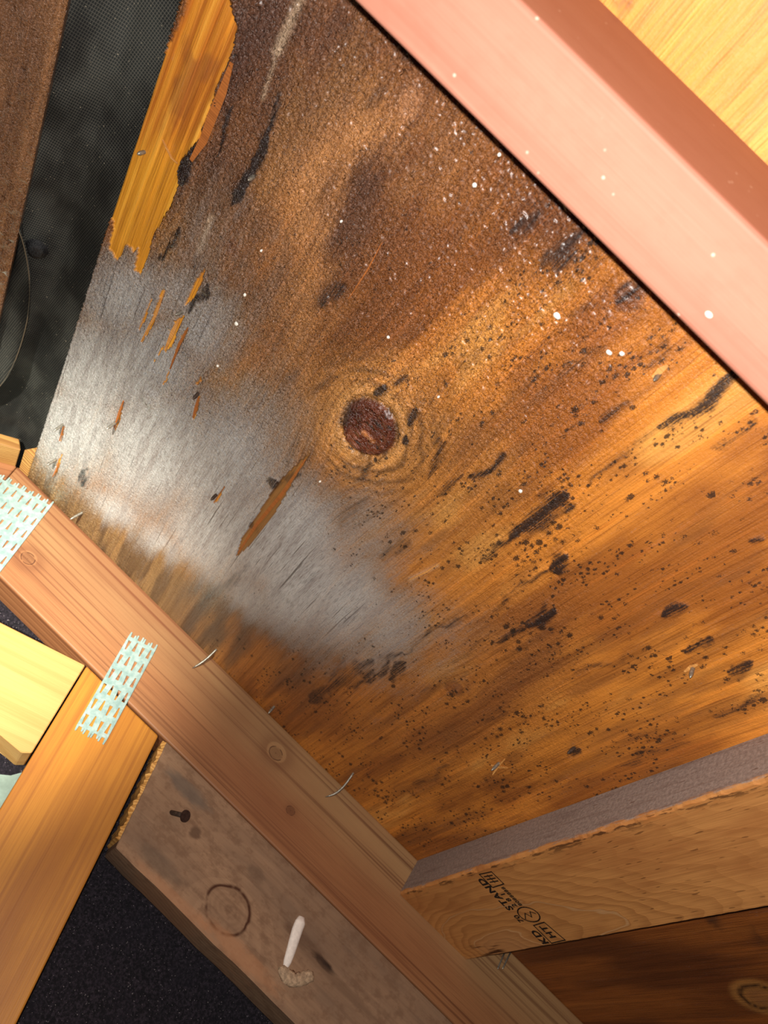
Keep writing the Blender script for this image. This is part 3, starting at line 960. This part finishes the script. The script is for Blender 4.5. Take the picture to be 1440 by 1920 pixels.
# ------------------------------------------------------------------ gable wall
wall = empty('wall_gable', MR @ Matrix.Translation((0.1, BC + .12, 0)))
tag(wall, 'gable end wall lined with black felt behind the truss', kind='structure')
BG = BC + W2                  # back of the truss
FELT = NT('black_felt')
_o = FELT.obj()
_n = FELT.noise(FELT.vm('MULTIPLY', _o, (1, 1, 1)), 420.0, 4.0, .7)
_m = FELT.noise(_o, 28.0, 3.0, .6)
_s = FELT.noise(_o, 900.0, 1.0, .5)
_c = FELT.mix(FELT.rng(_n, .4, .7), lc(18, 15, 20), lc(54, 46, 54))
_c = FELT.mix(FELT.m('MULTIPLY', FELT.rng(_m, .45, .7), .4), _c, lc(30, 26, 34))
_c = FELT.mix(FELT.m('MULTIPLY', FELT.rng(_s, .735, .76), .85), _c, lc(170, 160, 160))
M_FELT = FELT.out(_c, .8, FELT.bump(_n, .8, .002), .25)


def felt_mesh():
    bm = bmesh.new()
    na, nc = 60, 50
    g = []
    rnd = np.random.RandomState(4)
    for i in range(na + 1):
        row = []
        for j in range(nc + 1):
            a = -0.60 + 1.55 * i / na; c = -0.45 + 0.83 * j / nc
            w = .004 * math.sin(a * 23 + 2 * math.sin(c * 11)) + .003 * math.sin(c * 31 + a * 7)
            row.append(bm.verts.new((a, BG + .048 + w, c)))
        g.append(row)
    for i in range(na):
        for j in range(nc):
            bm.faces.new((g[i][j], g[i + 1][j], g[i + 1][j + 1], g[i][j + 1]))
    return bm


def clip_poly(bm, M_inv_pt, normal):
    bmesh.ops.bisect_plane(bm, geom=list(bm.verts) + list(bm.edges) + list(bm.faces), plane_co=M_inv_pt, plane_no=normal, clear_outer=True)


bm = felt_mesh()
# trim under the far slope
fn = (MR.inverted().to_3x3() @ (MF.to_3x3() @ Vector((0, 0, 1))))
clip_poly(bm, Vector((AP, 0, H - .003)), fn)
felt = bm_obj('felt_sheet', bm, M_FELT, MR, wall, True)
md = felt.modifiers.new('thickness', 'SOLIDIFY'); md.thickness = .002; md.offset = 1

# yellow panel between felt and stud, level top edge
ptr = onB(163, 1247, BC)
pl_o = RW(ptr[0], BC + .0012, ptr[2])
MG = Matrix(((1, 0, 0, pl_o.x), (0, 1, 0, pl_o.y), (0, 0, 1, pl_o.z), (0, 0, 0, 1)))
gp_poly = [(-0.36, 0), (-0.0012, 0), (-0.0012, -.086)]
rr = random.Random(12)
for k in range(14):
    gp_poly.append((-0.008 - .027 * k, -.089 + rr.uniform(-.004, .004) + .006 * math.sin(k * 1.7)))
gp = prism('gable_panel', gp_poly, 0, .036, M_GPANEL, MG, wall, .0008, 1)
gp['label'] = 'pale yellow board butted to the gable stud'

# weathered board behind chord and stud, with a plumb sawn end
be0 = onB(308, 1395, BC)
BBOT = 0.2000
BF = BC + .0008               # face of the lower board, all but flush with the chord
end_a = lambda c: be0[0] + .0015 + (be0[2] - c) * math.tan(TH)
bd_poly = [(end_a(H - D4 - .0004), H - D4 - .0004), (end_a(BBOT), BBOT)]
rb = random.Random(21)
for k in range(1, 40):
    bd_poly.append((end_a(BBOT) + .022 * k, BBOT + rb.uniform(-.0007, .0007)))
bd_poly += [(0.94, BBOT), (0.94, H - D4 - .0004)]
board_o = prism('weathered_board', bd_poly, BF, BF + W2, M_BOARD, MR, None, .0008, 1)
tag(board_o, 'grey-brown weathered board with knot and white drip, tight under the truss chord', 'board')
M_ENDCUT = lumber('fresh_end_grain', lc(226, 172, 96), lc(170, 112, 50), centre=(.7, .3), freq=500, stain=lc(150, 104, 56), stain_s=.6, fibre=.1)
# raw splintery end of that board
bm = bmesh.new()
rows = 40
pv = []
re = random.Random(5)
for k in range(rows + 1):
    c = H - D4 - .001 + (BBOT + .006 - (H - D4 - .001)) * k / rows
    e = re.uniform(.0015, .0045)
    pv.append((bm.verts.new((end_a(c) + .0005, BF + .0005, c)), bm.verts.new((end_a(c) - e, BF + re.uniform(.001, .004), c)),
               bm.verts.new((end_a(c) - e * .7, BF + .034, c)), bm.verts.new((end_a(c) + .0005, BF + .037, c))))
for a, b in zip(pv, pv[1:]):
    for q in range(4):
        bm.faces.new((a[q], a[(q + 1) % 4], b[(q + 1) % 4], b[q]))
bm.faces.new(pv[0]); bm.faces.new(list(reversed(pv[-1])))
bm_obj('sawn_end', bm, M_ENDCUT, MR, board_o)['label'] = 'raw yellow sawn end of the board'

# pale metal piece low on the wall beside the stud
mt = [onB(x, y, BG + .004) for x, y in ((-60, 1446), (20, 1454), (46, 1447), (60, 1560), (-60, 1640))]
M_FLASH = plain('zinc_flashing', lc(150, 172, 160), .4, .5, .5, 60.0, .75, .2)
fo = prism('metal_flashing', [(p[0], p[2]) for p in mt], BG + .004, BG + .0055, M_FLASH, MR, None, 0, 1)
tag(fo, 'pale galvanised metal sheet low on the gable wall beside the stud', 'flashing')

# ------------------------------------------------------------------ ridge vent fabric
def vent_material():
    T = NT('vent_fabric')
    o = T.obj()
    x, y, z = T.sep(o)[0:3]
    cl = T.noise(T.vm('MULTIPLY', o, (26, 14, 26)), 1.0, 3.0, .55)
    t1 = T.m('SINE', T.m('MULTIPLY', T.m('ADD', x, T.m('MULTIPLY', y, .25)), 4300.0))
    t2 = T.m('SINE', T.m('MULTIPLY', T.m('SUBTRACT', y, T.m('MULTIPLY', x, .2)), 3200.0))
    th = T.m('MAXIMUM', T.rng(t1, .45, .95), T.rng(t2, .6, .98))
    c = T.mix(T.rng(cl, .42, .72), lc(11, 12, 12), lc(44, 47, 45))
    c = T.mix(T.m('MULTIPLY', th, T.m('MULTIPLY_ADD', T.rng(cl, .35, .7), .4, .12)), c, lc(120, 116, 106))
    lint = T.noise(o, 700.0, 1.0, .5)
    c = T.mix(T.rng(lint, .755, .78), c, lc(150, 140, 120))
    return T.out(c, .75, T.bump(T.m('ADD', th, T.m('MULTIPLY', cl, 3.0)), .5, .0008), .25)


M_VENT = vent_material()
vent = empty('ridge_vent', MF @ Matrix.Translation((0, -.3, .03)))
tag(vent, 'black woven ridge vent fabric stretched over the open ridge slot', 'vent')


def strip_surface(name, prof, b0, b1, nb, wob, mat, parent, seed=0, thick=.0015):
    """sheet following a profile of (s,z) points in the far-slope frame, along the ridge"""
    rnd = random.Random(seed)
    bm = bmesh.new()
    P = [Vector((p[0], p[1])) for p in prof]
    pts = []
    for a, b in zip(P, P[1:]):
        for k in range(8):
            pts.append(a.lerp(b, k / 8))
    pts.append(P[-1])
    g = []
    for j in range(nb + 1):
        b = b0 + (b1 - b0) * j / nb
        row = []
        for i, p in enumerate(pts):
            u = i / (len(pts) - 1)
            w = wob * math.sin(math.pi * u) * (math.sin(b * 31 + 3 * u) + .6 * math.sin(b * 67 - 5 * u + seed) + .4 * math.sin(b * 120 + 9 * u))
            row.append(bm.verts.new((p.x, -b, p.y + w)))
        g.append(row)
    for j in range(nb):
        for i in range(len(pts) - 1):
            bm.faces.new((g[j][i], g[j][i + 1], g[j + 1][i + 1], g[j + 1][i]))
    o = bm_obj(name, bm, mat, MF, parent, True)
    md = o.modifiers.new('thickness', 'SOLIDIFY'); md.thickness = thick; md.offset = 1
    return o


# main slope direction expressed in the far-slope frame (x,z): from the peak down the near slope


def near_pt(s, n):
    """point s down the near slope and n above its underside, in the far-slope frame"""
    w = RW(AP + s, 0, H + n)
    q = MF.inverted() @ w
    return (q.x, q.z)


prof = [near_pt(.055, .0135), near_pt(.012, .0150), (0.012, .0235), (0.035, .0185), (0.060, .0145), (0.10, .0140)]
strip_surface('vent_fabric', prof, -0.45, BC + .03, 90, .0022, M_VENT, vent, 2)
# gathered hem along the far edge, and a loose fold that sags below the slot near the gable
bm = bmesh.new()
fold = []
NB = 40
for j in range(NB + 1):
    t = j / NB
    b = 0.40 + 0.20 * t
    sag = math.sin(math.pi * min(1, t * 1.02)) ** .8
    row = []
    for i in range(9):
        u = i / 8
        s = 0.043 - 0.021 * sag * math.sin(math.pi * .5 * u) - .001 * math.sin(t * 9)
        z = 0.0125 - u * (0.010 + .004 * sag) + .0012 * math.sin(u * 7 + t * 14)
        row.append(bm.verts.new((s, -b, z)))
    fold.append(row)
for j in range(NB):
    for i in range(8):
        bm.faces.new((fold[j][i], fold[j][i + 1], fold[j + 1][i + 1], fold[j + 1][i]))
fo2 = bm_obj('fabric_fold', bm, M_VENT, MF, vent, True)
md = fo2.modifiers.new('thickness', 'SOLIDIFY'); md.thickness = .0008
bm = bmesh.new()
hem = []
for k in range(31):
    t = k / 30
    sag = math.sin(math.pi * min(1, t * 1.02)) ** .8
    hem.append((0.043 - 0.021 * sag - .001 * math.sin(t * 9), -(0.40 + .2 * t), 0.0025 - .004 * sag))
tube(bm, hem, .00045, 6)
bm_obj('hem_thread', bm, plain('hem_thread', lc(96, 84, 66), .8), MF, vent, True)
# plastic boss of the vent pressing through the fabric
pb = onC(82, 428, H + .018)
bq = MF.inverted() @ RW(*pb)
bm = bmesh.new()
prof2 = [(.0, -.0042), (.0035, -.0045), (.0062, -.0036), (.0070, -.0015), (.0085, .0)]
rings = []
for r_, z_ in prof2[1:]:
    rings.append([bm.verts.new((r_ * math.cos(k * math.pi / 9) * (1 + .06 * math.sin(3 * k)), r_ * math.sin(k * math.pi / 9), z_)) for k in range(18)])
cv = bm.verts.new((0, 0, -.0040))
for k in range(18):
    bm.faces.new((cv, rings[0][(k + 1) % 18], rings[0][k]))
for a, b in zip(rings, rings[1:]):
    for k in range(18):
        bm.faces.new((a[k], a[(k + 1) % 18], b[(k + 1) % 18], b[k]))
bm_obj('vent_boss', bm, plain('vent_boss', lc(34, 34, 36), .45, 0, .5, 900.0, .3, .9), MF @ Matrix.Translation((bq.x, bq.y, .0200)), vent, True)
# solid ridge cap outside, so the slot does not open on the sky
cap = [near_pt(.14, .016), near_pt(.02, .020), (0.0, .036), (0.02, .034), (0.14, .0165)]
capo = strip_surface('ridge_cap', [(p[0], p[1] + .006) for p in cap], -0.6, BC + .08, 4, 0, plain('ridge_shingle', lc(40, 38, 38), .9, 0, .2, 300.0), vent, 3, .003)

# ------------------------------------------------------------------ nails, flecks, drips
M_NAIL = plain('weathered_nail', lc(176, 170, 156), .42, .65, .5, 500.0, .6, .2)
M_NAILD = plain('rusty_nail', lc(96, 80, 70), .6, .5, .4, 500.0, .5, .3)
M_SPLINT = lumber('splinter_wood', lc(222, 160, 88), lc(172, 104, 44), centre=(0, .5), freq=700, ring=.3, fibre=.5)


def roof_pt(x, y, c):
    p = onC(x, y, c)
    return Vector(p)


NAILS = [  # base px, tip px, protruding length, bend, label
    ((122, 793), (101, 808), .011, 0, 'short nail tip in bleached plywood beside the ridge slot, above another'),
    ((224, 787), (199, 805), .013, 0, 'nail tip with an orange splinter in bleached plywood, under the small pale knot'),
    ((110, 859), (88, 872), .011, 0, 'short nail tip in plywood at the corner of ridge slot and truss'),
    ((160, 958), (131, 974), .014, 0, 'shiny nail tip against the truss chord beside the peak plate'),
    ((274, 284), (257, 289), .004, 0, 'flattened grey nail tip in the torn yellow veneer'),
    ((347, 583), (329, 590), .008, 0, 'grey nail tip above the cluster of orange splinters'),
    ((376, 733), (362, 748), .008, 0, 'dark nail tip in greyed plywood right of the small pale knot'),
    ((409, 924), (395, 938), .008, 0, 'dark nail tip above the long gouge in greyed plywood'),
    ((410, 1213), (360, 1253), .024, .0015, 'long straight nail over the chord beyond the small truss plate'),
    ((517, 1321), (503, 1338), .010, 0, 'stubby nail tip at the chord between two long nails'),
    ((666, 1444), (610, 1494), .030, .004, 'long bent nail curving over the chord near the blocking'),
    ((1240, 697), (1226, 714), .008, 0, 'nail tip with a pale chip beside the rafter shadow'),
    ((1301, 1245), (1294, 1271), .010, 0, 'nail tip with a pale chip in orange mould-spotted plywood above the blocking'),
    ((941, 1426), (921, 1445), .010, 0, 'nail tip with star-shaped chip in plywood above the blocking end'),
    ((1082, 1398), (1064, 1413), .008, 0, 'dark nail tip in a black stain above the blocking'),
    ((479, 329), (465, 338), .006, 0, 'small grey nail tip beside a black crack in brown plywood'),
]
for (bpx, tpx, ln, bend, lab) in NAILS:
    a = roof_pt(*bpx, H + .003); t = roof_pt(*tpx, H - ln)
    d = t - a
    side = d.cross(Vector((0, 0, 1))).normalized()
    n = 7
    pts = [a + d * (k / n) + Vector((0, 0, -1)) * bend * math.sin(math.pi * k / n) * 1.0 + side * bend * math.sin(math.pi * k / n) for k in range(n + 1)]
    r = .00135 if ln < .02 else .0011
    rad = [r] * (n - 1) + [r * .75, r * .18]
    bm = bmesh.new(); tube(bm, pts, rad, 8)
    drk = lab.startswith('dark')
    o = bm_obj('roofing_nail', bm, M_NAILD if drk else M_NAIL, MR, None, True)
    tag(o, lab, 'nail', 'nail tips poking through the main plywood sheet')


def splinter(pts_px, c0, lift, w, mat=None, parent=None):
    """thin curled sliver along a pixel path, lifting off the sheet towards its end"""
    bm = bmesh.new()
    rows = []
    P = [roof_pt(x, y, c0) for x, y in pts_px]
    n = len(P)
    for i, p in enumerate(P):
        d = (P[min(i + 1, n - 1)] - P[max(i - 1, 0)]).normalized()
        s = d.cross(Vector((0, 0, 1))).normalized()
        u = i / (n - 1)
        ww = w * (math.sin(math.pi * (.08 + .84 * u)) ** .7)
        z = -lift * u * u
        q = p + Vector((0, 0, z))
        rows.append([bm.verts.new(q + s * ww * .5), bm.verts.new(q - s * ww * .5),
                     bm.verts.new(q - s * ww * .4 + Vector((0, 0, .0008))), bm.verts.new(q + s * ww * .4 + Vector((0, 0, .0008)))])
    for a, b in zip(rows, rows[1:]):
        for k in range(4):
            bm.faces.new((a[k], a[(k + 1) % 4], b[(k + 1) % 4], b[k]))
    bm.faces.new(rows[0]); bm.faces.new(list(reversed(rows[-1])))
    return bm_obj('splinter', bm, mat or M_SPLINT, MR, parent)


M_SPD = lumber('brown_splinter', lc(176, 104, 48), lc(120, 66, 28), centre=(0, .5), freq=700, ring=.3, fibre=.5)
for pts, lift, w, mt_ in (
        ([(434, 118), (418, 170), (398, 220), (384, 262), (362, 300)], .002, .0065, M_SPD),
        ([(304, 262), (312, 278), (322, 296), (334, 306)], .001, .0014, M_SPLINT),
        ([(335, 600), (325, 622), (314, 655)], .003, .0035, M_SPLINT), ([(352, 615), (337, 645), (322, 690)], .002, .0022, M_SPD),
        ([(308, 545), (292, 590), (266, 640)], .001, .0022, M_SPLINT), ([(1252, 685), (1238, 694), (1226, 704)], .003, .0035, M_SPLINT),
        ([(1308, 1246), (1296, 1250), (1284, 1256)], .002, .0030, M_SPLINT), ([(952, 1440), (936, 1438), (922, 1432)], .002, .0024, M_SPLINT),
        ([(946, 1424), (934, 1436), (926, 1448)], .003, .0020, M_SPLINT), ([(231, 752), (224, 775), (217, 800)], .002, .0022, M_SPD),
        ([(372, 745), (368, 765), (364, 782)], .0015, .0030, M_SPD), ([(110, 868), (106, 880), (101, 893)], .0015, .0016, M_SPD),
        ([(118, 800), (116, 812), (113, 826)], .0015, .0012, M_SPD), ([(572, 862), (530, 925), (480, 985), (448, 1036)], .0015, .0030, M_SPD),
        ([(716, 455), (690, 505), (655, 560)], .001, .0010, M_SPD), ([(825, 1055), (800, 1072), (768, 1086)], .001, .0012, M_SPLINT)):
    splinter(pts, H - .0010, lift, w, mt_, panel)

M_SPECK = plain('white_speck', lc(244, 240, 228), .5, 0, .5)
SPECKS = [
    (1044, 592, 9, 5, 'large oval white speck on orange plywood under the near rafter', None),
    (1142, 661, 7, 4, 'white speck of a close pair on orange plywood by the rafter', 'close pair of white specks'),
    (1166, 663, 6, 4, 'white speck of a close pair on orange plywood by the rafter', 'close pair of white specks'),
    (443, 607, 6, 5, 'larger white speck on brown plywood right of the orange splinters', None),
    (459, 553, 4, 4, 'small white speck on brown plywood next to a larger one by the splinters', None),
    (890, 347, 5, 4, 'white speck on brown plywood a little off the rafter shadow', None),
    (936, 290, 4, 3, 'tiny white speck right at the edge of the rafter shadow', None),
    (976, 921, 5, 4, 'white speck beside the long black stain in mould-spotted plywood', None),
    (408, 686, 4, 3, 'tiny white speck on greyed plywood by the small pale knot', None),
    (600, 903, 3, 3, 'tiny white speck between the long gouge and the big red knot', None),
    (728, 632, 4, 3, 'small white speck above the big red knot', None),
    (822, 744, 3, 3, 'tiny white speck close beside the rings of the big red knot', None),
    (640, 415, 3, 3, 'tiny white speck on the damp brown plywood between torn veneer and rafter', 'specks on damp brown plywood'),
    (490, 470, 3, 3, 'tiny white speck on the damp brown plywood between torn veneer and rafter', 'specks on damp brown plywood')]
for (x, y, rx, ry, lab, grp) in SPECKS:
    p = roof_pt(x, y, H - .0011)
    bm = bmesh.new()
    bmesh.ops.create_icosphere(bm, subdivisions=2, radius=1.0)
    rs = random.Random(int(x))
    for v in bm.verts:
        k = 1 + rs.uniform(-.15, .15)
        v.co = Vector((v.co.x * rx * .00026 * k, v.co.y * ry * .00034 * k, v.co.z * .0010))
    o = bm_obj('white_speck', bm, M_SPECK, MR @ Matrix.Translation(p), None, True)
    tag(o, lab, 'speck', grp)
p = RW(*onC(1329, 590, H - D4 - .0005))
bm = bmesh.new(); bmesh.ops.create_icosphere(bm, subdivisions=2, radius=1.0)
for v in bm.verts:
    v.co = Vector((v.co.x * .0016, v.co.y * .0011, v.co.z * .0008))
o = bm_obj('white_speck', bm, M_SPECK, Matrix.Translation(p) @ MR.to_3x3().to_4x4(), None, True)
tag(o, 'white speck stuck to the pinkish near rafter', 'speck')
for (x, y, s, lab) in ((1245, 101, .0012, 'pale fleck at the rafter edge against the bright plywood'),):
    p = onB(x, y, BR - .0005)
    bm = bmesh.new(); bmesh.ops.create_icosphere(bm, subdivisions=2, radius=1.0)
    for v in bm.verts:
        v.co = Vector((v.co.x * s, v.co.y * s * .7, v.co.z * s))
    o = bm_obj('white_speck', bm, plain('pale_fleck', lc(244, 200, 130), .6), MR @ Matrix.Translation(Vector(p)), None, True)
    tag(o, lab, 'speck')

# two staple legs under the blocking
for k, (b0, t0) in enumerate((((946, 1786), (933, 1817)), ((957, 1786), (942, 1817)))):
    a = Vector(onB(*b0, BC - .016)); t = Vector(onB(*t0, BC - .018))
    bm = bmesh.new(); tube(bm, [a, a.lerp(t, .5), a.lerp(t, .9), t], [.0007, .0007, .0007, .0003], 6)
    o = bm_obj('wire_nail', bm, M_NAIL, MR, None, True)
    tag(o, 'thin wire nail in the pair under the stamped blocking end', 'nail', 'pair of wire nails under the blocking')

# big headed nail standing out of the weathered board
hp = Vector(onB(347, 1530, BF - .014)); rp = Vector(onB(316, 1522, BF + .004))
nail = empty('bent_nail', MR @ Matrix.Translation(rp))
tag(nail, 'rusty headed nail sticking out of the weathered board', 'nail')
bm = bmesh.new(); tube(bm, [rp, rp.lerp(hp, .5), hp], .0021, 10)
bm_obj('shank', bm, M_NAILD, MR, nail, True)
dn = (hp - rp).normalized()
bm = bmesh.new(); tube(bm, [hp - dn * .0004, hp + dn * .0012], [.0050, .0048], 16)
bm_obj('nail_head', bm, plain('rusty_head', lc(74, 52, 44), .65, .4, .4, 400.0, .5, .3), MR, nail, False)
# dent left by an earlier nail
# white drip with crusty blob on the weathered board
M_DRIP = plain('white_adhesive', lc(248, 234, 222), .6, 0, .4, 300.0, .85, .3)
M_CRUST = plain('crusty_adhesive', lc(196, 164, 132), .8, 0, .3, 420.0, .55, 1.0)
drip = empty('adhesive_drip', MR @ Matrix.Translation(Vector(onB(545, 1830, BF))))
tag(drip, 'white hardened drip with a crusty blob on the weathered board', 'drip')
path = [(566, 1719), (563, 1730), (557, 1745), (551, 1765), (545, 1785), (539, 1803), (535, 1815)]
bm = bmesh.new(); tube(bm, [Vector(onB(x, y, BF - .0004)) for x, y in path], [.0030, .0050, .0051, .0047, .0043, .0037, .0022], 10)
for v in bm.verts:
    v.co.y = BF + (v.co.y - BF) * .45
bm_obj('drip_run', bm, M_DRIP, MR, drip, True)
path = [(528, 1812), (532, 1822), (540, 1833), (552, 1838), (565, 1836), (578, 1832), (586, 1826)]
bm = bmesh.new(); tube(bm, [Vector(onB(x, y, BF)).lerp(Vector(onB(*path[min(k + 1, 6)], BF)), f) for k, (x, y) in enumerate(path) for f in ((0, .5) if k < 6 else (0,))],
                       [.003, .0045, .0052, .006, .0056, .0062, .005, .0058, .0048, .0054, .0042, .0048, .003], 14)
rs = random.Random(8)
for v in bm.verts:
    v.co.y = BF + (v.co.y - BF) * .5
    v.co += Vector((rs.uniform(-1, 1), rs.uniform(-1, 1) * .5, rs.uniform(-1, 1))) * .0009
bm_obj('drip_crust', bm, M_CRUST, MR, drip, True)

# grade stamp on the blocking: printed text, flat on the wide face
M_INK = plain('stamp_ink', lc(46, 36, 30), .7, 0, .2, 900.0, .5)
# local x = -b (along the block), local y = a (across), face at z=-.0381, seen from below
def text_mesh(txt, size, x, y, name='stamp_text'):
    cu = bpy.data.curves.new('stamp_curve', 'FONT')
    cu.body = txt; cu.size = size; cu.extrude = 0; cu.offset = size * .042; cu.resolution_u = 3
    cu.space_character = 1.12
    ob = bpy.data.objects.new('tmp_text', cu)
    COL.objects.link(ob)
    dg = bpy.context.evaluated_depsgraph_get()
    me = bpy.data.meshes.new_from_object(ob.evaluated_get(dg))
    bpy.data.objects.remove(ob)
    bpy.data.curves.remove(cu)
    # reading direction runs up the slope (-y), glyph tops point to the gable (-x)
    Mt = MB @ Matrix(((0, -1, 0, x), (-1, 0, 0, y), (0, 0, -1, -.03835), (0, 0, 0, 1)))
    return link_mesh(name, me, M_INK, Mt, block)


def outline(pts, w, name='stamp_mark', closed=True):
    bm = bmesh.new()
    n = len(pts)
    for i in range(n if closed else n - 1):
        a = Vector((*pts[i], 0)); b = Vector((*pts[(i + 1) % n], 0))
        s = (b - a).normalized().cross(Vector((0, 0, 1))) * w * .5
        e = (b - a).normalized() * w * .5
        bm.faces.new([bm.verts.new(v) for v in (a - e + s, b + e + s, b + e - s, a - e - s)])
    return bm_obj(name, bm, M_INK, MB @ Matrix.Translation((0, 0, -.03835)), block)


for txt, sz, x_, y_ in (('STAND', .0106, .1205, .0460), ('70', .0078, .1180, .0600), ('KD', .0110, .1215, .0862), ('HT', .0100, .1355, .0815),
                        ('2 8 1', .0072, .1275, .0440), ('8088888', .0056, .1340, .0440)):
    text_mesh(txt, sz, x_, y_)
outline([(.1240, .0655), (.1385, .0645), (.1415, .0855), (.1240, .0862)], .0012)
outline([(.1215, .0050), (.1370, .0060), (.1370, .0200), (.1215, .0205)], .0012)
for y_ in (.0085, .0118, .0150):            # blurred marks in the first box
    outline([(.1245, y_), (.1340, y_ + .0008)], .0013, closed=False)
outline([(.1292, .0080), (.1292, .0165)], .0010, closed=False)
outline([(.1305 + .0110 * math.cos(k * math.pi / 12), .0540 + .0082 * math.sin(k * math.pi / 12)) for k in range(24)], .0012)
outline([(.1225, .0575), (.1280, .0520), (.1310, .0570), (.1350, .0515), (.1385, .0545)], .0010, closed=False)
